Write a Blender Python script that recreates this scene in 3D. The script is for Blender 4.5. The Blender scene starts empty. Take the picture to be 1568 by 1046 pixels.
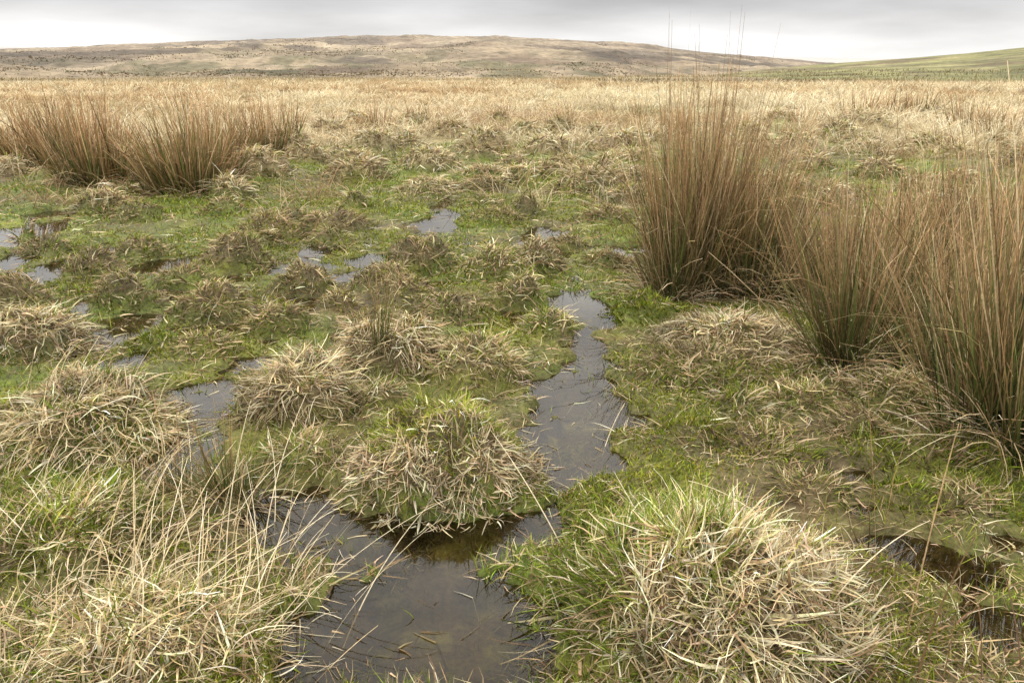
import bpy, math, time
import numpy as np
T0=time.time()
rng=np.random.default_rng(11)
scene=bpy.context.scene

# ------------------------------------------------------------------ survey
H=1.45; P=math.radians(18.8); F=28/36*1568
sp,cp=math.sin(P),math.cos(P)
def g(u,v):
    """photo point -> metres on the bog surface (x east, y north), and metres per px there"""
    xc=(u-784)/F; yc=(523-v)/F
    t=H/(sp-yc*cp)
    return xc*t, t*(cp+yc*sp), t/F
def ang(u,v):
    xc=(u-784)/F; yc=(523-v)/F
    fy=cp+yc*sp; fz=-sp+yc*cp
    return math.atan2(xc,fy), fz/math.hypot(xc,fy)

# ------------------------------------------------------------------ noise
TAB=rng.random((512,512))
def vn(x,y,seed=0):
    x=np.asarray(x,float)+seed*17.37+1000; y=np.asarray(y,float)+seed*9.71+1000
    xi=np.floor(x).astype(int); yi=np.floor(y).astype(int)
    fx=x-xi; fy=y-yi
    fx=fx*fx*(3-2*fx); fy=fy*fy*(3-2*fy)
    a=TAB[xi%512,yi%512]; b=TAB[(xi+1)%512,yi%512]; c=TAB[xi%512,(yi+1)%512]; d=TAB[(xi+1)%512,(yi+1)%512]
    return ((a*(1-fx)+b*fx)*(1-fy)+(c*(1-fx)+d*fx)*fy)*2-1
def fbm(x,y,o=3,seed=0):
    s=0;a=1;t=0
    for i in range(o):
        s=s+a*vn(x*2**i,y*2**i,seed+i*3); t+=a; a*=.5
    return s/t
def ss(a,b,x):
    t=np.clip((x-a)/(b-a),0,1); return t*t*(3-2*t)

# ------------------------------------------------------------------ layout
# mound: u, v of front foot, width px, height m, depth ratio, kind
M=[
 (1140,1090,490,.21,1.0,'big'),
 (672,785,265,.22,1.0,'cushion'),
 (80,720,280,.19,.9,'straw'),
 (60,890,330,.08,.8,'mixg'),
 (130,1100,460,.07,.6,'mat'),
 (440,665,190,.18,1.0,'straw'),
 (590,590,175,.19,1.0,'straw'),
 (720,600,165,.13,1.0,'mix'),
 (325,800,130,.05,.9,'tuft'),
 (460,735,110,.06,1.,'mix'),
 (1140,570,220,.13,1.0,'straw'),
 (1000,500,120,.13,1.0,'moss'),
 (1090,610,200,.07,1.0,'brown'),
 (1395,655,140,.14,1.0,'mix'),
 (1300,610,120,.08,1.0,'mix'),
 (20,560,150,.16,1.,'straw'),
 (350,420,110,.20,1,'brown'),(460,455,95,.17,1,'brown'),(640,425,110,.22,1,'brown'),
 (750,440,105,.16,1,'mix'),(300,500,120,.16,1,'brown'),(175,480,110,.16,1,'brown'),
 (125,435,90,.15,1,'brown'),(815,425,95,.15,1,'strawdark'),(505,360,110,.16,1,'brown'),
 (330,335,70,.16,1,'brown'),(190,345,90,.14,1,'brown'),(540,285,90,.22,1,'strawdark'),
 (655,272,90,.30,1,'straw'),(738,242,80,.34,1,'straw'),(735,300,80,.17,1,'brown'),
 (905,305,120,.27,1,'strawdark'),(930,350,80,.12,1,'brown'),(870,285,90,.25,1,'strawdark'),
 (380,285,95,.30,1,'straw'),(190,275,120,.24,1,'straw'),(440,240,60,.28,1,'straw'),
 (200,400,80,.12,1,'brown'),(560,530,110,.11,1,'brown'),(400,520,110,.11,1,'brown'),
 (690,500,120,.10,1,'brown'),(840,520,80,.08,1,'mix'),(760,350,80,.12,1,'brown'),
 (580,640,70,.05,1,'mix'),(300,560,100,.08,1,'brown'),(1330,205,90,.36,1,'straw'),
 (1230,240,80,.26,1,'straw'),(1440,250,90,.26,1,'straw'),(1180,710,110,.04,1,'brown'),
 (1530,740,120,.10,1,'moss'),(1070,690,100,.04,1,'moss'),(890,850,70,.03,1,'moss'),
 (570,240,70,.28,1,'straw'),(960,245,80,.28,1,'straw'),(130,700,60,.08,1,'moss'),
 (1240,640,110,.05,1,'brown'),(1330,690,100,.05,1,'brown'),(1450,730,90,.05,1,'brown'),(610,470,90,.10,1,'brown'),
 (270,450,80,.11,1,'brown'),(60,520,90,.11,1,'mix'),(230,540,80,.06,1,'moss'),
 (1260,780,110,.035,1,'brown'),(1400,790,90,.035,1,'moss'),(1350,720,80,.03,1,'moss'),(1230,720,70,.03,1,'moss'),(1500,800,90,.04,1,'brown'),(1150,650,80,.04,1,'mix'),
 (500,225,60,.30,1,'straw'),(630,215,60,.34,1,'straw'),(690,225,50,.30,1,'straw'),(800,225,60,.32,1,'straw'),(860,220,60,.32,1,'straw'),(910,225,50,.30,1,'straw'),
 (540,208,50,.34,1,'straw'),(760,205,50,.34,1,'straw'),(1150,225,60,.30,1,'straw'),(1200,205,60,.32,1,'straw'),(1290,225,60,.32,1,'straw'),(830,250,60,.28,1,'straw'),(620,235,50,.24,1,'straw'),(470,262,60,.22,1,'strawdark'),(1250,270,60,.22,1,'strawdark'),(1360,280,70,.22,1,'strawdark'),
]
mounds=[]
for (u,v,w,h,a,k) in M:
    x,y,s=g(u,v); rx=w/2*s*1.02; ry=rx*a
    mounds.append([x,y+ry*.95,rx,ry,h,k])
nr=0
while nr<115:
    r=math.exp(rng.uniform(math.log(4.4),math.log(18))); a=rng.uniform(-.72,.72)
    x,y=r*math.sin(a),r*math.cos(a)
    if any(math.hypot(x-m[0],y-m[1])<(m[2]+.18) for m in mounds): continue
    if abs(x-.55)<.4 and y<5.6: continue
    if x>.9 and y<6: continue
    rr=rng.uniform(.10,.30)*(1 if r<10 else 1.4)
    far=r>9.5
    mounds.append([x,y,rr,rr*rng.uniform(.7,1.3),rng.uniform(.07,.17)*(1+.03*r),rng.choice(['straw','straw','strawdark','mix'] if far else ['brown','brown','mix','strawdark'])])
    nr+=1
PO=[(640,915,190,95,.13),(700,835,130,42,.10),(560,1000,130,100,.13),(455,800,76,45,.07),(740,980,70,70,.09),(640,1010,120,70,.10),
 (860,745,52,40,.055),(830,800,56,30,.05),(600,815,90,28,.08),(380,760,50,30,.05),(740,1030,110,60,.08),
 (880,680,76,72,.10),(885,610,64,54,.09),(905,540,40,42,.08),(915,490,38,26,.08),(880,462,42,14,.08),
 (290,635,68,58,.09),(300,700,44,44,.07),
 (45,358,56,22,.13),(48,430,40,40,.10),(20,400,34,44,.09),(245,408,38,14,.11),(485,387,34,13,.10),(672,338,32,17,.12),(680,312,20,8,.09),
 (845,372,44,21,.12),(955,400,40,22,.11),(535,432,36,15,.09),(990,385,30,11,.07),(60,330,44,9,.08),
 (1185,690,40,20,.05),(1235,735,34,12,.04),(1400,840,74,24,.08),(1480,880,64,32,.10),(1520,960,56,44,.10),(1440,785,40,12,.04),(1320,780,44,12,.04),
 (1280,296,50,13,.14),(1300,730,44,13,.04),(190,560,46,18,.06),(380,560,40,14,.04),(960,640,36,24,.06),(1540,830,40,14,.05),(170,520,44,18,.06),
 (260,450,40,14,.06),(150,390,40,12,.07),(400,480,36,13,.05),(100,480,34,18,.07),(560,400,34,9,.06)]
pools=[]
for (u,v,ru,rv,d) in PO:
    x,y,s=g(u,v); y2=g(u,v-rv)[1]; y1=g(u,v+rv)[1]
    pools.append((x,(y1+y2)/2,ru*s*1.15,(y2-y1)/2*1.15,d))
wx,wy,_=g(420,410)
mx_,my_,_=g(1340,745)

def terrain(x,y,near=True):
    r=np.hypot(x,y)
    t=ss(9,15,r)
    b=.027+.026*fbm(x/.75,y/.75,2,1)+.032*fbm(x/.20,y/.20,2,5)*(1-ss(20,40,r))+.012*vn(x/.05,y/.05,8)*(1-ss(8,14,r))
    b=b+t*(.10+.10*fbm(x/2.6,y/2.6,2,9))*(1-ss(60,200,r)*.6)
    if near:
        d=np.sqrt(((x-wx)/2.8)**2+((y-wy)/2.4)**2); b=b-.018*(1-ss(.6,1.1,d))
        d=np.sqrt(((x-mx_)/.85)**2+((y-my_)/.5)**2); b=b+(.012-b*.45)*(1-ss(.5,1.1,d))
        wob=.40*fbm(x/.24,y/.24,3,12)+.40*fbm(x/.07,y/.07,2,14)
        for (cx,cy,rx,ry,dd) in pools:
            m=(np.abs(x-cx)<rx*2)&(np.abs(y-cy)<ry*2)
            if not m.any(): continue
            d=np.sqrt(((x[m]-cx)/rx)**2+((y[m]-cy)/ry)**2)+wob[m]
            b[m]-=dd*(1-ss(.25,1.15,d))
        b=np.maximum(b,-.075+.050*fbm(x/.15,y/.15,3,15))
        mm=np.zeros_like(b); wb=.26*fbm(x/.17,y/.17,2,20)+.14*vn(x/.4,y/.4,21)
        for (cx,cy,rx,ry,h,k) in mounds:
            m=(np.abs(x-cx)<rx*1.6)&(np.abs(y-cy)<ry*1.6)
            if not m.any(): continue
            d=np.sqrt(((x[m]-cx)/rx)**2+((y[m]-cy)/ry)**2)+wb[m]
            z=h*np.clip(1-np.clip(d,0,1)**2.4,0,1)**.85
            mm[m]=np.maximum(mm[m],z)
        b=b+mm*(1+.42*fbm(x/.10,y/.10,2,24)*(1-.7*ss(6,11,r)))
    return b
GX0,GX1,GY0,GY1,GR=-14,14,.2,21,.022
gx=np.arange(GX0,GX1,GR); gy=np.arange(GY0,GY1,GR)
GXX,GYY=np.meshgrid(gx,gy,indexing='ij')
HM=terrain(GXX.ravel(),GYY.ravel()).reshape(GXX.shape)
def hz(x,y):
    sh=x.shape; x=x.ravel(); y=y.ravel()
    out=np.empty_like(x)
    ins=(x>GX0+.1)&(x<GX1-.1)&(y>GY0+.1)&(y<GY1-.1)
    fx=(x[ins]-GX0)/GR; fy=(y[ins]-GY0)/GR
    i=fx.astype(int); j=fy.astype(int); fx-=i; fy-=j
    out[ins]=(HM[i,j]*(1-fx)+HM[i+1,j]*fx)*(1-fy)+(HM[i,j+1]*(1-fx)+HM[i+1,j+1]*fx)*fy
    if (~ins).any(): out[~ins]=terrain(x[~ins],y[~ins],False)
    return out.reshape(sh)

# ------------------------------------------------------------------ mesh helpers
def make_mesh(name,co,quads,col,mat,smooth=True):
    me=bpy.data.meshes.new(name)
    nv=len(co); nf=len(quads)
    me.vertices.add(nv); me.vertices.foreach_set('co',np.ascontiguousarray(co,dtype=np.float32).ravel())
    me.loops.add(nf*4); me.loops.foreach_set('vertex_index',np.ascontiguousarray(quads,dtype=np.int32).ravel())
    me.polygons.add(nf); me.polygons.foreach_set('loop_start',np.arange(0,nf*4,4,dtype=np.int32))
    me.update(calc_edges=True)
    me.polygons.foreach_set('use_smooth',np.full(nf,smooth))
    if col is not None:
        c=np.ones((nv,4),np.float32); c[:,:3]=np.clip(col,0,1)
        at=me.color_attributes.new('Col','FLOAT_COLOR','POINT'); at.data.foreach_set('color',c.ravel())
    me.materials.append(mat)
    ob=bpy.data.objects.new(name,me); scene.collection.objects.link(ob)
    return ob
class Acc:
    def __init__(s): s.v=[];s.f=[];s.c=[];s.n=0
    def add(s,v,f,c):
        s.v.append(v); s.f.append(f+s.n); s.c.append(c); s.n+=len(v)
    def obj(s,name,mat):
        if not s.v: return
        return make_mesh(name,np.concatenate(s.v),np.concatenate(s.f),np.concatenate(s.c),mat,False)
NB=0
def blades(acc,x,y,az,th0,th1,L,W,cb,cm,ct,segs=4,clamp=True,azb=0.,taper=.8,z=None,lift=.02):
    global NB
    n=len(x); NB+=n
    if n==0: return
    f=lambda a: np.broadcast_to(np.asarray(a,float),(n,)).copy()
    az,th0,th1,L,W,azb=map(f,(az,th0,th1,L,W,azb))
    s=np.linspace(0,1,segs+1)
    p=np.zeros((n,segs+1,3)); p[:,0,0]=x; p[:,0,1]=y; p[:,0,2]=(hz(x,y)-.008) if z is None else z
    dirs=np.zeros((n,segs+1,3))
    for i in range(segs+1):
        q=(i+.5)/segs; th=th0+(th1-th0)*q; a=az+azb*q
        d=np.stack([np.sin(th)*np.cos(a),np.sin(th)*np.sin(a),np.cos(th)],1)
        dirs[:,i]=d
        if i<segs: p[:,i+1]=p[:,i]+d*(L/segs)[:,None]
    if clamp:
        zz=hz(p[:,1:,0],p[:,1:,1])+.004+rng.random((n,1))*lift*s[None,1:]
        zz=np.maximum(zz,.003)
        p[:,1:,2]=np.maximum(p[:,1:,2],zz)
    perp=np.stack([-np.sin(az),np.cos(az),np.zeros(n)],1)
    tw=rng.uniform(-1.2,1.2,n)
    side=np.empty_like(p)
    for i in range(segs+1):
        nrm=np.cross(dirs[:,i],perp)
        t2=tw+.5*s[i]
        side[:,i]=perp*np.cos(t2)[:,None]+nrm*np.sin(t2)[:,None]
    wd=W[:,None]*(1-taper*s[None,:]**1.6)*.5
    v=np.stack([p-side*wd[...,None],p+side*wd[...,None]],2).reshape(-1,3)
    base=np.arange(n)[:,None]*(segs+1)*2+np.arange(segs)[None,:]*2
    q=np.stack([base,base+1,base+3,base+2],-1).reshape(-1,4)
    B=lambda c: np.broadcast_to(np.asarray(c,float),(n,3))
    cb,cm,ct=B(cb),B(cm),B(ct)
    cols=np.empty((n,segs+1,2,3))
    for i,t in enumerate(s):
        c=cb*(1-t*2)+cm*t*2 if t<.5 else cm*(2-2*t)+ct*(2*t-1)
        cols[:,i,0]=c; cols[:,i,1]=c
    acc.add(v,q,cols.reshape(-1,3))

# ------------------------------------------------------------------ materials
def new_mat(name):
    m=bpy.data.materials.new(name); m.use_nodes=True; nt=m.node_tree; nt.nodes.clear()
    return m,nt,nt.nodes,nt.links
def grass_mat(name,transl=.3,gloss=.02):
    m,nt,N,Lk=new_mat(name)
    o=N.new('ShaderNodeOutputMaterial'); at=N.new('ShaderNodeAttribute'); at.attribute_name='Col'
    tc=N.new('ShaderNodeTexCoord'); nz=N.new('ShaderNodeTexNoise'); nz.inputs['Scale'].default_value=60; nz.inputs['Detail'].default_value=1
    Lk.new(tc.outputs['Object'],nz.inputs['Vector'])
    mr=N.new('ShaderNodeMapRange'); mr.inputs['From Min'].default_value=.3; mr.inputs['From Max'].default_value=.7
    mr.inputs['To Min'].default_value=.76; mr.inputs['To Max'].default_value=1.2
    Lk.new(nz.outputs['Fac'],mr.inputs['Value'])
    mx=N.new('ShaderNodeVectorMath'); mx.operation='SCALE'; Lk.new(at.outputs['Color'],mx.inputs[0]); Lk.new(mr.outputs[0],mx.inputs['Scale'])
    b=N.new('ShaderNodeBsdfDiffuse'); gl=N.new('ShaderNodeBsdfGlossy'); gl.inputs['Roughness'].default_value=.45; gl.inputs['Color'].default_value=(1,1,1,1)
    t=N.new('ShaderNodeBsdfTranslucent'); ms=N.new('ShaderNodeMixShader'); ms.inputs[0].default_value=transl
    m2=N.new('ShaderNodeMixShader'); m2.inputs[0].default_value=gloss
    Lk.new(mx.outputs[0],b.inputs['Color']); Lk.new(mx.outputs[0],t.inputs['Color'])
    Lk.new(b.outputs[0],ms.inputs[1]); Lk.new(t.outputs[0],ms.inputs[2])
    Lk.new(ms.outputs[0],m2.inputs[1]); Lk.new(gl.outputs[0],m2.inputs[2]); Lk.new(m2.outputs[0],o.inputs[0])
    return m
mGrass=grass_mat('dry_grass',.25,.010); mRush=grass_mat('rush_stems',.10,.02); mMoss=grass_mat('moss_fronds',.25,.01)

def ground_mat(name,scales,bumpd,lo=.55,hi=1.35,rough=.8):
    m,nt,N,Lk=new_mat(name)
    o=N.new('ShaderNodeOutputMaterial'); at=N.new('ShaderNodeAttribute'); at.attribute_name='Col'
    tc=N.new('ShaderNodeTexCoord'); src=at.outputs['Color']; first=None
    for i,sc in enumerate(scales):
        nz=N.new('ShaderNodeTexNoise'); nz.inputs['Scale'].default_value=sc; nz.inputs['Detail'].default_value=6; nz.inputs['Roughness'].default_value=.65
        Lk.new(tc.outputs['Object'],nz.inputs['Vector'])
        mr=N.new('ShaderNodeMapRange'); mr.inputs['From Min'].default_value=.32; mr.inputs['From Max'].default_value=.68
        mr.inputs['To Min'].default_value=lo; mr.inputs['To Max'].default_value=hi
        Lk.new(nz.outputs['Fac'],mr.inputs['Value'])
        mx=N.new('ShaderNodeVectorMath'); mx.operation='SCALE'; Lk.new(src,mx.inputs[0]); Lk.new(mr.outputs[0],mx.inputs['Scale'])
        src=mx.outputs[0]
        if first is None: first=nz
    b=N.new('ShaderNodeBsdfPrincipled'); b.inputs['Roughness'].default_value=rough; b.inputs['Specular IOR Level'].default_value=.25
    bp=N.new('ShaderNodeBump'); bp.inputs['Strength'].default_value=.8; bp.inputs['Distance'].default_value=bumpd
    Lk.new(first.outputs['Fac'],bp.inputs['Height']); Lk.new(bp.outputs[0],b.inputs['Normal'])
    Lk.new(src,b.inputs['Base Color']); Lk.new(b.outputs[0],o.inputs[0])
    return m
mGround=ground_mat('bog_ground',[55,7],.012,.5,1.4,.65)
mHill=ground_mat('moor_hill',[.35,.045,.012],1.5,.62,1.3)
mHillR=ground_mat('hillside_turf',[.9,.12,.03],.5,.62,1.3)
mHillD=ground_mat('far_hill',[.02,.004],2,.9,1.08)

m,nt,N,Lk=new_mat('bog_water')
o=N.new('ShaderNodeOutputMaterial'); tr=N.new('ShaderNodeBsdfTransparent'); tr.inputs[0].default_value=(.72,.65,.49,1)
gl=N.new('ShaderNodeBsdfGlossy'); gl.inputs['Roughness'].default_value=.012; fr=N.new('ShaderNodeFresnel'); fr.inputs[0].default_value=1.46
nz=N.new('ShaderNodeTexNoise'); nz.inputs['Scale'].default_value=5; tc=N.new('ShaderNodeTexCoord'); Lk.new(tc.outputs['Object'],nz.inputs['Vector'])
bp=N.new('ShaderNodeBump'); bp.inputs['Strength'].default_value=.06; bp.inputs['Distance'].default_value=.01; Lk.new(nz.outputs['Fac'],bp.inputs['Height'])
Lk.new(bp.outputs[0],gl.inputs['Normal']); Lk.new(bp.outputs[0],fr.inputs['Normal'])
ms=N.new('ShaderNodeMixShader'); Lk.new(fr.outputs[0],ms.inputs[0]); Lk.new(tr.outputs[0],ms.inputs[1]); Lk.new(gl.outputs[0],ms.inputs[2]); Lk.new(ms.outputs[0],o.inputs[0])
mWater=m

# ------------------------------------------------------------------ ground sheet
A=np.linspace(-1.25,1.25,900); 
R=np.concatenate([np.geomspace(.7,20,600),np.geomspace(20.2,3500,140)])
AA,RR=np.meshgrid(A,R,indexing='ij'); X=(RR*np.sin(AA)).ravel(); Y=(RR*np.cos(AA)).ravel()
Z=hz(X,Y)
nm=(np.hypot(X,Y)<5)&(Y>.4); Z[nm]=terrain(X[nm],Y[nm])
def mixc(a,b,t): return a*(1-t[:,None])+b*t[:,None]
c=lambda *v: np.array(v,float)[None,:]
def zone_green(x,y):
    r=np.hypot(x,y)
    mud=1-ss(.5,1.15,np.sqrt(((x-mx_)/.95)**2+((y-my_)/.6)**2)+.3*vn(x/.2,y/.2,37))
    return np.clip(.66+.9*fbm(x/.7,y/.7,3,31)-.20*ss(9,20,r)-.25*ss(20,35,r)-.45*mud,0,1)
def plain_col(x,y):
    r=np.hypot(x,y); n=len(x)
    col=np.tile(c(.47,.37,.215),(n,1))
    col=mixc(col,c(.33,.235,.12),ss(.0,.5,fbm(x/9,y/9,3,40))*.8)
    col=mixc(col,c(.20,.20,.06),ss(.0,.4,fbm(x/5,y/5,3,44)+.25*ss(-.05,.25,x/(y+1)))*(1-ss(30,80,r)*.8)*.85)
    col=mixc(col,c(.28,.22,.115),ss(55,140,r)*.75)
    col=mixc(col,c(.13,.10,.045),ss(.06,.26,fbm(x/40,y/14,2,47))*ss(45,90,r)*.85)
    return col
n=len(X); r=np.hypot(X,Y)
gr=zone_green(X,Y)
col=mixc(np.tile(c(.115,.085,.04),(n,1)),c(.11,.145,.020),gr)
col=mixc(col,c(.23,.23,.03),ss(.05,.5,fbm(X/.35,Y/.35,3,33))*.6*(gr*.7+.3))
col=mixc(col,c(.13,.098,.05),ss(.06,.14,Z)*.85*(1-ss(7,11,r)))  # brown mound litter, darkened in colour to stand in for shade beneath blades
col=mixc(col,c(.33,.26,.145),ss(.12,.24,Z)*ss(7,11,r)*.8)
col=mixc(col,c(.11,.088,.045),1-ss(-.02,.010,Z))
col=mixc(col,c(.18,.175,.05),(1-ss(-.05,.0,Z))*ss(-.05,.4,fbm(X/.12,Y/.12,3,35))*.85)
col=mixc(col,c(.045,.035,.02),(1-ss(-.10,-.06,Z))*.6)
col=mixc(col,plain_col(X,Y),ss(12,20,r))
na,nrr=len(A),len(R)
idx=np.arange(na*nrr).reshape(na,nrr)
q=np.stack([idx[:-1,:-1],idx[:-1,1:],idx[1:,1:],idx[1:,:-1]],-1).reshape(-1,4)
make_mesh('bog_ground',np.stack([X,Y,Z],1),q,col,mGround)
make_mesh('bog_water',np.array([[-14,.5,0],[14,.5,0],[14,17,0],[-14,17,0]],float),np.array([[0,1,2,3]]),None,mWater)

# ------------------------------------------------------------------ hills
def hill(name,pts,r0,r1,mat,colf,amp):
    aa=np.array([ang(u,v)[0] for u,v in pts]); ee=np.array([ang(u,v)[1] for u,v in pts])
    def zf(x,y):
        a=np.arctan2(x,y); r=np.hypot(x,y)
        top=np.interp(a,aa,ee)*r1+H
        rr0=r0(a); t=np.clip((r-rr0)/(r1-rr0),0,1)
        S=(t*t*(3-2*t))*.65+t*.35
        env=ss(0,.12,t)
        z=-1.2+(top+1.2)*S
        z=z+env*amp*(fbm(x/60,y/60,4,60)+.35*fbm(x/9,y/9,3,61))*(1-.85*ss(.6,1,t))
        return z-np.clip(r-r1,0,None)*.06
    a=np.linspace(-1.25,1.25,900); r=np.concatenate([np.geomspace(float(np.min(r0(a))),r1,300),np.linspace(r1*1.02,r1*1.4,14)])
    a2,r2=np.meshgrid(a,r,indexing='ij'); x=(r2*np.sin(a2)).ravel(); y=(r2*np.cos(a2)).ravel()
    z=zf(x,y); idx=np.arange(len(a)*len(r)).reshape(len(a),len(r))
    q=np.stack([idx[:-1,:-1],idx[:-1,1:],idx[1:,1:],idx[1:,:-1]],-1).reshape(-1,4)
    make_mesh(name,np.stack([x,y,z],1),q,colf(x,y,z),mat)
    return zf
def col_main(x,y,z):
    n=len(x); r=np.hypot(x,y)
    cc=np.tile(c(.30,.235,.155),(n,1))
    cc=mixc(cc,c(.16,.115,.078),ss(.0,.32,fbm(x/50,y/90,4,70))*.85)
    cc=mixc(cc,c(.37,.30,.205),ss(.1,.5,fbm(x/30,y/60,3,73))*.6)
    cc=mixc(cc,c(.13,.12,.065),ss(.0,.28,fbm(x/10,y/26,3,76))*.8*(1-ss(220,560,r)))
    cc=mixc(cc,c(.09,.07,.052),ss(.89,.95,1-np.abs(fbm(x/90+y/400,y/160,3,79)))*.8*ss(170,350,r))
    cc=mixc(cc,c(.13,.098,.075),ss(.05,.3,fbm(x/160,y/60,3,77))*ss(560,800,r)*.65)
    return mixc(cc,c(.33,.285,.24),ss(200,900,r)*.36)  # pales with distance: haze mixed into the hill colour
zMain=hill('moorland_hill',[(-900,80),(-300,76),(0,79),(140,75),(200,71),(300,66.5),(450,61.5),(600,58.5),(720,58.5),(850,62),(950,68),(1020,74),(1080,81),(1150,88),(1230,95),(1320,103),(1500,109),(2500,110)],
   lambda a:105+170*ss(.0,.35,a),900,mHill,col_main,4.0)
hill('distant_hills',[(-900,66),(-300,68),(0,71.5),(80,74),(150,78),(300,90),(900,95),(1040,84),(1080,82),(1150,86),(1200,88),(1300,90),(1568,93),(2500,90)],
   lambda a:1200+0*a,2400,mHillD,lambda x,y,z:np.tile(c(.42,.385,.365),(len(x),1)),2.)  # pale grey base colour with the haze put into it
def col_r(x,y,z):
    n=len(x); cc=np.tile(c(.20,.19,.075),(n,1))
    cc=mixc(cc,c(.14,.10,.055),ss(.05,.4,fbm(x/12,y/20,4,80))*.8)
    cc=mixc(cc,c(.31,.265,.14),ss(.1,.5,fbm(x/7,y/10,3,83))*.5)
    return cc
zR=hill('grassy_hillside',[(-2000,135),(900,135),(1050,118),(1150,109),(1250,100),(1320,95),(1400,89.5),(1480,83),(1568,74),(1800,55),(2600,30)],
   lambda a:75+0*a,330,mHillR,col_r,.9)

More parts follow.
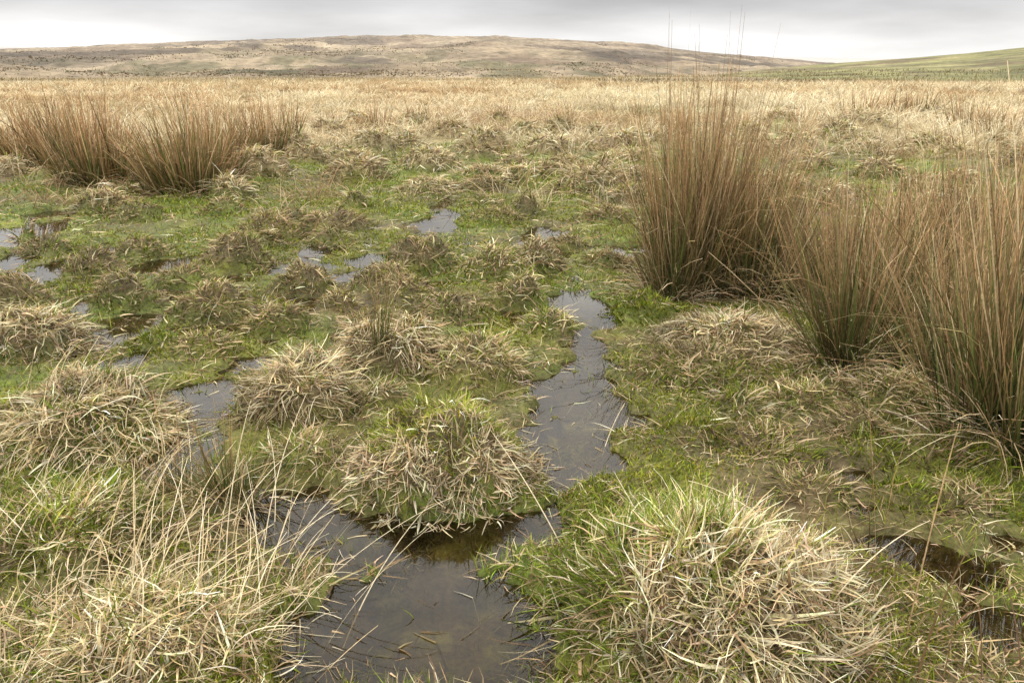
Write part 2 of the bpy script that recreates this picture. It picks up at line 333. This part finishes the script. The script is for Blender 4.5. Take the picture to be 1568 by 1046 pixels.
# ------------------------------------------------------------------ grass palettes
def pick(n,pal,wt,var=.22):
    pal=np.array(pal,float); k=rng.choice(len(pal),n,p=np.array(wt)/sum(wt))
    b=pal[k]*(1+rng.normal(0,var,(n,1))).clip(.45,1.5)
    return b*(1+rng.normal(0,.05,(n,3)))
STR=[(.86,.72,.45),(.73,.575,.335),(.49,.36,.195),(.235,.155,.08),(.96,.85,.61)]
GRN=[(.18,.245,.024),(.29,.345,.042),(.105,.148,.019),(.36,.38,.06)]
BRN=[(.34,.245,.13),(.48,.365,.20),(.185,.125,.065),(.165,.165,.04),(.66,.53,.32)]
def wvar(n): return np.clip(np.exp(rng.normal(-.12,.42,n)),.35,2.)
def tussock(m,extra=1.):
    cx,cy,rx,ry,h,k=m
    acc=Acc(); dist=math.hypot(cx,cy); area=math.pi*rx*ry
    ws=max(1,dist/3.2)
    hb=rng.uniform(.88,1.14)
    def layer(dens,pal,wt,L0,L1,t0,t1,W,R=1.,rnd=.6,segs=4,dark=.36,lift=.02,sel=None,out=1.):
        n=int(area*dens/ws**1.35*extra)+4
        a=rng.uniform(0,2*math.pi,n); d=np.sqrt(rng.random(n))*R*(1+.10*rng.normal(0,1,n))
        x,y=cx+rx*d*np.cos(a),cy+ry*d*np.sin(a)
        fa=6.5*fbm(x/.17,y/.17,2,50); ra=rng.uniform(0,6.283,n)
        vx=np.cos(a)*(.15+1.0*d)*out+.75*np.cos(fa)+rnd*np.cos(ra); vy=np.sin(a)*(.15+1.0*d)*out+.75*np.sin(fa)+rnd*np.sin(ra)
        az=np.arctan2(vy,vx)
        L=rng.uniform(L0,L1,n)*(.6+.7*rng.random(n))*(1+.25*fbm(x/.12,y/.12,2,52))*(1+.05*max(0,dist-5))
        th0=t0[0]+(t0[1]-t0[0])*d*rng.uniform(.5,1.3,n)
        th1=th0+rng.uniform(t1[0],t1[1],n)
        ctip=pick(n,pal,wt,.26)*(1+.50*fbm(x/.14,y/.14,2,55))[:,None]*(hb*(1.12-.30*np.clip(d,0,1.1)**2))[:,None]  # tops lighter, rims darker: shade on tussock sides painted into blade colour
        if sel is not None:
            kk=sel(x,y,d); x,y,az,L,th0,th1,ctip=x[kk],y[kk],az[kk],L[kk],th0[kk],th1[kk],ctip[kk]; n=len(x)
        blades(acc,x,y,az,th0,th1,L,W*ws**.75*wvar(n),ctip*dark,ctip*.86,ctip,segs if dist<7 else min(segs,3),azb=rng.normal(0,.8,n),lift=lift)  # blade bases darkened: shade inside the tussock painted into the colour
    if k in('straw','strawdark'):
        wt=[4,4,3,1.6,2.5] if k=='straw' else [2,3,4,2.4,1]
        layer(4600,STR,wt,.07,.17,(.4,1.7),(.5,1.6),.0048,1.05)
        layer(4600,STR,wt,.04,.14,(1.1,1.6),(-.3,.6),.0055,1.05,1.8,lift=.07)
        layer(1700,GRN,[2,1,2,1],.04,.10,(.1,.7),(.1,.7),.004,1.1)
    elif k=='mat':
        layer(3400,STR,[4,4,3,1.5,3],.05,.15,(.8,1.6),(.2,1.2),.0045,1.1,1.2,out=.4)
        layer(6500,STR,[4,4,3,1.5,3],.04,.14,(1.2,1.6),(-.3,.5),.0048,1.1,2.,lift=.07,out=.3)
        layer(3000,GRN,[2,1,2,1],.04,.10,(.1,.7),(.1,.7),.004,1.1)
    elif k=='mixg':
        layer(1800,STR,[3,4,3,1.5,2],.05,.15,(.25,1.5),(.4,1.3),.0045,1.05)
        layer(6000,GRN,[3,3,2,2],.03,.10,(.1,.9),(.1,.8),.0042,1.1)
        layer(2800,STR,[3,4,3,1.5,2],.04,.12,(1.1,1.6),(-.4,.6),.005,1.05,1.6,lift=.05)
    elif k=='mix':
        layer(2600,STR,[2,4,3,1,1],.05,.14,(.25,1.5),(.4,1.3),.0048,1.05)
        layer(3800,GRN,[3,2,2,1],.03,.09,(.1,.9),(.1,.8),.004,1.1)
        layer(2600,STR,[2,4,3,1,1],.04,.12,(1.1,1.6),(-.4,.6),.0055,1.05,1.6,lift=.05)
    elif k=='brown':
        layer(3800,BRN,[3,3,2.6,2,2.4],.03,.09,(.2,1.5),(.3,1.2),.0048,1.0)
        layer(3000,BRN,[2,3,1.2,1,4],.03,.10,(1.,1.6),(-.3,.7),.0055,1.0,1.6,lift=.05)
        layer(2100,GRN,[2,2,3,1],.025,.07,(.1,.9),(.1,.8),.004,1.2)
    elif k=='moss':
        layer(11000,[(.23,.27,.028),(.32,.33,.04),(.14,.185,.022)],[2,2,2],.015,.04,(.1,.8),(.1,.5),.006,1.15,segs=2)
        layer(1800,GRN,[2,2,1,1],.05,.10,(.1,.8),(.1,.8),.004,1.1)
    elif k=='tuft':
        layer(3200,[(.13,.16,.04),(.22,.23,.06),(.50,.38,.20),(.36,.25,.12)],[3,3,3,2],.14,.30,(.05,.85),(.1,.9),.0045,1.1,.7,segs=5)
        layer(3000,STR,[3,4,3,1,2],.10,.26,(.6,1.5),(.6,1.6),.0045,1.2,.8,segs=5)
    elif k=='cushion':
        bk=lambda x,y,d:(d+.22*fbm(x/.1,y/.1,2,57)+.25*(cy-y)/ry<.90)
        layer(13000,[(.27,.32,.042),(.37,.40,.065),(.185,.23,.032),(.50,.46,.16)],[3,3,2,1.3],.02,.055,(.1,.9),(.1,.9),.0042,1.,segs=3,sel=bk)
        layer(2000,GRN,[2,3,1,2],.04,.09,(.1,.6),(.1,.7),.004,1.,sel=bk)
        layer(1600,STR,[2,4,4,2,1],.03,.09,(1.,1.6),(-.2,.6),.0045,.8,1.6,sel=bk,lift=.02)
        fr=lambda x,y,d:(~bk(x,y,d))|(rng.random(len(d))<.04)
        layer(8000,STR,[5,4,2,1.5,4],.03,.10,(.7,1.7),(.3,1.3),.005,1.14,sel=fr)
        layer(11000,STR,[5,4,2,1.5,4],.03,.09,(1.2,1.6),(-.3,.5),.0055,1.12,1.6,sel=fr,lift=.06)
        layer(450,[(.60,.45,.04)],[1],.012,.02,(.1,.8),(0,.2),.010,.9,segs=2)
    elif k=='big':
        fld=lambda x,y:(x-cx)*.85-(y-cy)*.75+.6*fbm(x/.2,y/.2,3,58)*rx
        core=lambda x,y,d:(fld(x,y)>-.28*rx)&(rng.random(len(d))<.94)|(rng.random(len(d))<.10)
        grn=lambda x,y,d:(fld(x,y)<-.08*rx)|(rng.random(len(d))<.25)
        layer(4600,STR,[5,4,3,2,4],.06,.16,(.4,1.6),(.4,1.5),.0048,1.05,.9,sel=core)
        layer(8000,STR,[5,4,3,2,6],.03,.15,(1.0,1.6),(-.4,.5),.0062,1.0,1.9,sel=core,lift=.11)
        layer(8500,[(.24,.325,.038),(.35,.41,.065),(.15,.21,.028),(.49,.47,.13)],[3,3,2,1],.05,.14,(.1,.9),(.1,.8),.0042,1.08,.6,sel=grn)
        layer(1500,STR,[2,3,3,1,2],.07,.17,(.2,1.2),(.3,1.3),.0045,1.1,sel=grn)
    return acc
names={'mat':'grass_tussock','mixg':'grass_tussock','straw':'grass_tussock','strawdark':'grass_tussock','mix':'grass_tussock','brown':'bog_hummock','moss':'moss_cushion','tuft':'sedge_tuft','cushion':'mossy_tussock','big':'grass_tussock'}
for m in mounds:
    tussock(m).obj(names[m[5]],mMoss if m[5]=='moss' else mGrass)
print('tussocks',NB,time.time()-T0)

# ------------------------------------------------------------------ turf between
acc=Acc()
def polar(n,r0,r1,am=.70):
    r=np.exp(rng.uniform(math.log(r0),math.log(r1),n)); a=rng.uniform(-am,am,n)
    return r*np.sin(a),r*np.cos(a),r
x,y,r=polar(210000,1.25,18); z=hz(x,y); gz=zone_green(x,y)
keep=(z>-.004)|((z>-.05)&(rng.random(len(x))<(.03+.24*(vn(x/.25,y/.25,90)>.15))*(1-.7*ss(3.5,6,r))))
keep&=rng.random(len(x))<(.22+.68*gz)*(1-.5*ss(.0,.35,fbm(x/.4,y/.4,2,98)))
x,y,r,z,gz=x[keep],y[keep],r[keep],z[keep],gz[keep]
n=len(x); isg=rng.random(n)<.15+.80*gz
cg=pick(n,GRN,[3,2.4,2.4,1])*(1+.42*fbm(x/.3,y/.3,2,92))[:,None]; cs=pick(n,BRN,[3,3,2,2,2])
ct=np.where(isg[:,None],cg,cs)
ws=np.maximum(1,r/3.2)**.8
th0=np.where(isg,rng.uniform(0,.8,n),rng.uniform(.5,1.6,n))
L=rng.uniform(.018,.050,n)*(1+r*.03)*np.where(vn(x/.3,y/.3,93)>.35,1.8,1.)
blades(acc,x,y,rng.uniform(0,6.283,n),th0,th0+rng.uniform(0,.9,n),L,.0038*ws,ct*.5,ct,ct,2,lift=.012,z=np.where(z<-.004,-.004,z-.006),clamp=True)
acc.obj('bog_turf',mGrass)
acc=Acc(); x,y,r=polar(250000,1.3,16); z=hz(x,y)
ms_=fbm(x/.5,y/.5,3,95)+.12
for (u,v,rad) in [(1000,470,.5),(975,575,.4),(1020,610,.4),(230,545,.4),(430,300,2.),(560,300,2.),(880,800,.25),(1180,600,.3),(120,720,.2),(640,300,1.8),(300,380,.9),(600,390,.8),(700,420,.7),(820,320,1.),(1290,310,1.2)]:
    px,py,_=g(u,v); ms_=np.maximum(ms_,.75*(1-ss(.4,1.,np.hypot(x-px,y-py)/rad+.4*vn(x/.25,y/.25,94)))+.3*ms_)
kp=(z>-.018)&(z<.13)&(ms_>.10+.2*rng.random(len(x))); x,y,r,z=x[kp],y[kp],r[kp],z[kp]; n=len(x)
ct=pick(n,[(.25,.285,.022),(.35,.345,.033),(.155,.205,.018),(.28,.22,.05)],[3,2,3,.6])*(1+.45*fbm(x/.2,y/.2,2,96))[:,None]
blades(acc,x,y,rng.uniform(0,6.28,n),rng.uniform(0,1.,n),rng.uniform(.3,1.4,n),rng.uniform(.010,.022,n)*(1+r*.03),.006*np.maximum(1,r/3.2)**.8,ct*.5,ct,ct,1,clamp=False,taper=.6,z=hz(x,y)-.002)
acc.obj('sphagnum_moss',mMoss)
acc=Acc(); x,y,r=polar(60000,1.3,7,.66); z=hz(x,y)
kp=(z<-.008)&(fbm(x/.2,y/.2,3,140)>.0); x,y,r,z=x[kp],y[kp],r[kp],z[kp]; n=len(x)
ct=pick(n,[(.22,.22,.06),(.30,.26,.11),(.16,.12,.06),(.34,.33,.12)],[3,2,2,1])
Lw=np.minimum(rng.uniform(.02,.06,n),-z*.8+.002)
blades(acc,x,y,rng.uniform(0,6.28,n),rng.uniform(.5,1.3,n),rng.uniform(1.,1.6,n),Lw,.005*np.maximum(1,r/3)**.8,ct*.6,ct,ct,2,clamp=False,z=z-.002)
acc.obj('drowned_moss',mMoss)
acc=Acc(); x,y,r=polar(34000,1.3,12); z=hz(x,y); n=len(x)
kp=(z>-.012)&(fbm(x/.5,y/.5,2,97)>-.35)|(rng.random(n)<.04); x,y,r=x[kp],y[kp],r[kp]; n=len(x)
ct=pick(n,STR,[2,3,4,4,1.5])*.85
blades(acc,x,y,rng.uniform(0,6.28,n),rng.uniform(.9,1.5,n),rng.uniform(1.3,1.9,n),rng.uniform(.03,.13,n)*(1+r*.02),.0042*np.maximum(1,r/3.2)**.8*wvar(n),ct*.8,ct,ct,3,lift=.02,azb=rng.normal(0,.8,n))
acc.obj('dead_grass_litter',mGrass)
print('turf',NB,time.time()-T0)

# ------------------------------------------------------------------ blond moor grass
acc=Acc(); NC=12500
cx,cy,cr=polar(NC,8.5,85,.76)
gz=fbm(cx/3.2,cy/2.2,3,101)+.12*ss(.0,.3,cx/cy)
kp=rng.random(NC)<np.clip(ss(10.5,19,cr)*1.0+.04-(gz>.08)*(1-ss(20,45,cr)*.8)*.8,0,1)
cx,cy,cr=cx[kp],cy[kp],cr[kp]; NC=len(cx); K=24
sz=rng.uniform(.08,.40,NC)*(1+.010*cr)
hue=fbm(cx/7,cy/5,3,104)[:,None]+.35*rng.normal(0,1,(NC,1))
cc=np.where(hue>.34,c(.49,.33,.18),np.where(hue<-.10,c(.92,.80,.56),c(.71,.57,.35)))
cc=cc*(1+.22*rng.normal(0,1,(NC,1))).clip(.45,1.2)
a=rng.uniform(0,6.283,(NC,K)); d=np.sqrt(rng.random((NC,K)))
x=(cx[:,None]+sz[:,None]*d*np.cos(a)).ravel(); y=(cy[:,None]+sz[:,None]*d*np.sin(a)).ravel()
n=NC*K; rr=np.repeat(cr,K); ct=np.repeat(cc,K,0)*(1+.2*rng.normal(0,1,(n,1))).clip(.5,1.4)
az=a.ravel()+rng.normal(0,.6,n); th0=d.ravel()*rng.uniform(.3,1.3,n)
LS=np.repeat((.30+2.1*sz/.40*.5+.4*rng.random(NC)),K)
blades(acc,x,y,az,th0,th0+rng.uniform(.3,1.6,n),rng.uniform(.14,.40,n)*LS,.0075*(rr/9)**.85,ct*.36,ct*.86,ct,3,lift=.03)  # lower blades darkened, painting shade into the foot of each clump
acc.obj('moor_grass',mGrass)
acc=Acc(); x,y,r=polar(50000,60,260,.78); n=len(x)
zr=zMain(x,y); zrr=zR(x,y); zz=np.maximum(np.maximum(zr,zrr),hz(x,y))
kp=(vn(x/12,y/12,110)+.7*rng.random(n)>0)&(zrr<1.5); x,y,r,zz=x[kp],y[kp],r[kp],zz[kp]; n=len(x)
ct=plain_col(x,y)*(1+.25*rng.normal(0,1,(n,1))).clip(.5,1.5)*1.15
th0=rng.uniform(0,.5,n)
blades(acc,x,y,rng.uniform(0,6.28,n),th0,th0+rng.uniform(.1,.8,n),rng.uniform(.2,.5,n),.06*r/90,ct*.6,ct,ct,2,clamp=False,z=zz-.03)
acc.obj('distant_moor_grass',mGrass)
acc=Acc(); x,y,r=polar(100000,115,640,.72); n=len(x)
den=fbm(x/26,y/60,4,130)+.25*vn(x/7,y/14,133)
kp=den>.10+.32*rng.random(n); x,y,r=x[kp],y[kp],r[kp]; n=len(x)
zz=zMain(x,y); kp=(zz>.3)&(zz>zR(x,y)+.2); x,y,r,zz=x[kp],y[kp],r[kp],zz[kp]; n=len(x)
ct=pick(n,[(.15,.115,.072),(.12,.115,.055),(.20,.145,.09),(.18,.12,.08)],[2,2,2,1],.25)+c(.045,.045,.045)*ss(200,800,r)[:,None]  # grey added with distance as haze in the heather colour
blades(acc,x,y,rng.uniform(0,6.28,n),rng.uniform(.4,1.3,n),rng.uniform(.8,1.6,n),rng.uniform(.25,.6,n)*(r/250)**.4,.32*(r/200)**.8,ct*.7,ct,ct,2,clamp=False,z=zz-.05)
acc.obj('heather',mGrass)

# ------------------------------------------------------------------ rushes
def rush(u,v,wpx,nn,L,lean=.35,bias=0.,biasaz=0.,asp=.8,wid=.0060,red=0.,lmin=.45,name='rush_clump',green=0.3,pale=.12):
    x0,y0,s=g(u,v); rx=wpx/2*s; acc=Acc()
    a=rng.uniform(0,6.283,nn); d=np.sqrt(rng.random(nn))*(1+.15*rng.normal(0,1,nn))
    x=x0+rx*d*np.cos(a); y=y0+rx*asp*(1+d*np.sin(a))
    d=np.abs(d); x=x+rng.normal(0,.018,nn)
    th=np.abs(rng.normal(0,.08,nn))+lean*d**1.5*rng.uniform(.2,1.2,nn)
    vx=np.sin(th)*np.cos(a)+bias*math.cos(biasaz)+rng.normal(0,.10,nn); vy=np.sin(th)*np.sin(a)+bias*math.sin(biasaz)+rng.normal(0,.10,nn)
    az=np.arctan2(vy,vx); th0=np.arcsin(np.clip(np.hypot(vx,vy),0,.95))
    clumpL=1+.26*fbm(x/.12,y/.12,2,120)
    LL=np.minimum(L*(lmin+(1-lmin)*rng.random(nn)**.8)*(1-.25*np.clip(d,0,1.2)**2)*clumpL,L*1.08)
    kc=rng.random((nn,1)); kk=rng.random((nn,1))
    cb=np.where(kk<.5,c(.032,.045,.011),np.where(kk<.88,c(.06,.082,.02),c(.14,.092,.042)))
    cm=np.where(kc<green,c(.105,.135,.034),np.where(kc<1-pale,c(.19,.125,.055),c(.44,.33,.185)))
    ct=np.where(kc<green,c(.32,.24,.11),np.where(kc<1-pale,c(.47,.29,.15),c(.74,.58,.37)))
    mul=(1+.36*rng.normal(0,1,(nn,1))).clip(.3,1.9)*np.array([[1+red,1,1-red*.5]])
    ds=max(1,math.hypot(x0,y0)/5)**.7
    bent=(rng.random(nn)<.10)*rng.uniform(.4,1.8,nn)
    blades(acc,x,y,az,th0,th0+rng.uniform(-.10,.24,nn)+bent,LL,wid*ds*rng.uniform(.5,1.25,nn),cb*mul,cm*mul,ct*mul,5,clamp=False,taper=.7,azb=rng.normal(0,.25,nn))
    n2=nn//2; a=rng.uniform(0,6.283,n2); d=np.sqrt(rng.random(n2))*1.2
    x=x0+rx*d*np.cos(a); y=y0+rx*asp*(1+d*np.sin(a)); ct=pick(n2,[(.64,.50,.30),(.42,.30,.17),(.24,.16,.09),(.76,.65,.45)],[3,3,2,2])
    th=.3+d*rng.uniform(.1,1.2,n2)
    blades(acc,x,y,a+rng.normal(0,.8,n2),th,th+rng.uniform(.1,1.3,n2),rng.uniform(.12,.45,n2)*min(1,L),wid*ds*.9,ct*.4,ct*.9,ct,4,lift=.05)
    return acc.obj(name,mRush)
rush(1062,462,105,1350,1.52,.15,lmin=.3,asp=.9)
rush(1128,462,150,1150,1.34,.20,lmin=.25,asp=.8,bias=.03)
rush(1030,468,60,260,1.15,.30,bias=.08,biasaz=math.pi,lmin=.4,pale=.3)
rush(1185,470,90,380,1.0,.42,bias=.12,biasaz=0,lmin=.35,pale=.3)
rush(1160,440,140,260,.7,.6,bias=.05,pale=.5)
x0,y0,s=g(1090,440)
acc=Acc(); nn=20; x=x0+rng.uniform(-.3,.30,nn); y=y0+rng.uniform(.1,.5,nn)
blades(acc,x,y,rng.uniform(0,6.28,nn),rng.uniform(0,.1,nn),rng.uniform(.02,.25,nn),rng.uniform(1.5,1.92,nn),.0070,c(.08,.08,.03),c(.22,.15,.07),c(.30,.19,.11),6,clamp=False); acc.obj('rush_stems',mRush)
rush(1290,590,70,280,1.08,.48,bias=.17,biasaz=math.pi*.95,green=.4)
rush(1345,560,80,150,.90,.5,bias=.05,green=.45)
rush(1530,715,120,420,1.25,.45,bias=.05,biasaz=math.pi*.05,green=.45,lmin=.3)
rush(1590,740,120,330,1.30,.42,green=.4,lmin=.35)
rush(1490,650,90,220,1.05,.52,green=.45)
rush(1420,520,200,620,1.05,.58,green=.25,lmin=.3)
rush(1350,500,180,360,.94,.6,green=.25,lmin=.3)
rush(1300,470,140,300,.82,.6,green=.2,pale=.25)
rush(1560,500,180,600,1.32,.45,green=.25,lmin=.35)
rush(1480,430,160,400,1.0,.5,red=.05,green=.1,pale=.22)
rush(1450,610,120,200,.82,.55,green=.5)
rush(1370,450,160,320,.82,.55,pale=.3)
rush(1550,600,120,250,1.1,.55,green=.4)
for (u,v,w,nn,L,gn) in [(125,298,110,520,1.22,.2),(70,275,120,420,1.08,.15),(268,308,105,850,1.22,.4),(305,292,90,520,1.18,.3),(195,290,80,110,.8,.1),(395,255,70,300,1.08,.15),(20,262,90,340,1.0,.15),(100,245,130,280,1.,.1),(150,255,90,160,.85,.1),(345,265,70,220,1.1,.15),(430,240,60,90,.8,.1)]:
    rush(u,v,w,nn,L,.45,red=.05,green=gn,bias=.06,biasaz=math.pi,lmin=.3,pale=.14,wid=.0070)
for (u,v,w,nn,L) in [(570,215,50,110,.75),(1330,190,80,200,1.05),(1380,185,60,130,1.),(1500,205,80,130,.95),(1230,200,40,70,.8),(985,190,50,90,.8),(660,190,30,40,.7),(1040,215,50,70,.8),(1545,230,80,120,.95),(1420,180,60,100,.95),(870,205,40,60,.7)]:
    rush(u,v,w,nn,L,.55,red=.04,green=.05,pale=.2,lmin=.3)
rush(585,585,24,70,.42,.35,green=.5,wid=.004,name='sedge_tuft')
rush(345,790,60,70,.42,.5,green=.5,wid=.0045,name='sedge_tuft')
rush(260,770,40,40,.38,.5,green=.4,wid=.0045,name='sedge_tuft')
rush(1330,860,30,10,.30,.4,green=.5,wid=.004,name='sedge_tuft')

# ------------------------------------------------------------------ long loose stalks
acc=Acc()
def stalk(u,v,az,t0,t1,L,w,col,segs=10,azb=0):
    x,y,_=g(u,v); cc=c(*col)
    blades(acc,np.array([x]),np.array([y]),math.radians(az),t0,t1,L,w,cc*.8,cc,cc,segs,clamp=False,taper=.6,azb=azb)
stalk(1335,1060,172,.10,.22,.86,.0062,(.42,.26,.14))
stalk(1385,990,10,.02,.08,.62,.0055,(.46,.32,.17))
stalk(1400,1060,0,.02,.3,.42,.006,(.20,.13,.06)); stalk(1440,1060,60,.1,.35,.30,.007,(.26,.17,.08)); stalk(1425,1060,20,.3,.7,.34,.007,(.20,.14,.06)); stalk(1560,1040,150,.2,.5,.4,.005,(.2,.12,.07)); stalk(1500,1060,100,.2,.5,.34,.005,(.2,.12,.07))
stalk(1570,800,170,.6,.9,.3,.005,(.3,.18,.1))
PAL=np.array([(.84,.70,.44),(.71,.55,.32),(.94,.83,.59)])
n=170
u=rng.uniform(-20,470,n); v=rng.uniform(860,1060,n)
for i in range(n):
    stalk(u[i],v[i],rng.uniform(-60,120) if rng.random()<.7 else rng.uniform(0,360),rng.uniform(.3,1.1),rng.uniform(.9,1.8),rng.uniform(.10,.30),.0034,PAL[rng.integers(3)],8,rng.normal(0,.5))
for i in range(80):
    stalk(rng.uniform(0,260),rng.uniform(640,800),rng.uniform(-80,100),rng.uniform(.05,.8),rng.uniform(.7,1.7),rng.uniform(.14,.30),.0031,PAL[rng.integers(3)],7,rng.normal(0,.5))
for i in range(50):
    stalk(rng.uniform(180,440),rng.uniform(800,1000),rng.uniform(-40,120),rng.uniform(.1,.9),rng.uniform(.8,1.6),rng.uniform(.22,.50),.0032,PAL[rng.integers(3)],9,rng.normal(0,.4))
for (u,v,az,a0,a1,L) in [(470,905,25,.5,1.25,.55),(440,860,50,.35,1.2,.5),(520,960,60,.7,1.4,.5),(430,960,20,.7,1.3,.6),(470,1000,40,.6,1.3,.55),(400,900,70,.2,.9,.6),(350,960,80,.1,.8,.6),(860,845,120,1.0,1.3,.55),(920,690,60,.6,1.3,.3),(1000,880,150,.6,1.5,.35),(1250,1000,20,.5,1.4,.4),(1200,930,160,.6,1.5,.35)]:
    stalk(u,v,az,a0,a1,L,.0036,(.80,.68,.46))
acc.obj('loose_grass_stalks',mGrass)

# ------------------------------------------------------------------ sky, sun, camera
w=bpy.data.worlds.new('World'); scene.world=w; w.use_nodes=True; nt=w.node_tree; N=nt.nodes; Lk=nt.links; N.clear()
EL,ROT=math.radians(50),math.radians(-65)
out=N.new('ShaderNodeOutputWorld'); bg=N.new('ShaderNodeBackground'); bg.inputs[1].default_value=.1
sky=N.new('ShaderNodeTexSky'); sky.sky_type='NISHITA'; sky.sun_disc=False; sky.sun_elevation=EL; sky.sun_rotation=ROT
tc=N.new('ShaderNodeTexCoord'); sx=N.new('ShaderNodeSeparateXYZ'); Lk.new(tc.outputs['Generated'],sx.inputs[0])
rp=N.new('ShaderNodeValToRGB'); e=rp.color_ramp.elements
e[0].position=0; e[0].color=(.43,.425,.415,1); e[1].position=1; e[1].color=(1,.975,.93,1)
for p_,c_ in [(.035,(.40,.395,.39,1)),(.078,(.265,.26,.264,1)),(.11,(.40,.395,.39,1)),(.2,(.62,.61,.595,1)),(.5,(.90,.88,.845,1))]:
    q_=e.new(p_); q_.color=c_
mp=N.new('ShaderNodeMapping'); mp.inputs['Scale'].default_value=(2.2,2.2,12); mp.inputs['Location'].default_value=(.4,0,.1); nz=N.new('ShaderNodeTexNoise'); nz.inputs['Scale'].default_value=1.3; nz.inputs['Detail'].default_value=5; nz.inputs['Roughness'].default_value=.5
Lk.new(tc.outputs['Generated'],mp.inputs[0]); Lk.new(mp.outputs[0],nz.inputs['Vector'])
mr=N.new('ShaderNodeMapRange'); mr.inputs['From Min'].default_value=.3; mr.inputs['From Max'].default_value=.7; mr.inputs['To Min'].default_value=18; mr.inputs['To Max'].default_value=31
Lk.new(nz.outputs['Fac'],mr.inputs[0]); Lk.new(sx.outputs['Z'],rp.inputs[0])
sc=N.new('ShaderNodeVectorMath'); sc.operation='SCALE'; Lk.new(rp.outputs[0],sc.inputs[0]); Lk.new(mr.outputs[0],sc.inputs['Scale'])
mx=N.new('ShaderNodeMix'); mx.data_type='RGBA'; mx.inputs['Factor'].default_value=.94
Lk.new(sky.outputs[0],mx.inputs[6]); Lk.new(sc.outputs[0],mx.inputs[7]); Lk.new(mx.outputs[2],bg.inputs[0]); Lk.new(bg.outputs[0],out.inputs[0])
L=bpy.data.lights.new('sun','SUN'); L.energy=1.4; L.angle=math.radians(16); L.color=(1,.93,.81)
so=bpy.data.objects.new('sun',L); scene.collection.objects.link(so)
from mathutils import Vector
sd=Vector((math.sin(ROT)*math.cos(EL),math.cos(ROT)*math.cos(EL),math.sin(EL)))
so.rotation_euler=sd.to_track_quat('Z','Y').to_euler()
cam=bpy.data.cameras.new('camera'); cam.lens=28; cam.sensor_width=36; cam.clip_end=8000; cam.clip_start=.05
co=bpy.data.objects.new('camera',cam); scene.collection.objects.link(co); co.location=(0,0,H); co.rotation_euler=(math.pi/2-P,0,0)
scene.camera=co
scene.view_settings.view_transform='Standard'; scene.view_settings.look='None'; scene.view_settings.exposure=0
print('blades',NB,'time',time.time()-T0)
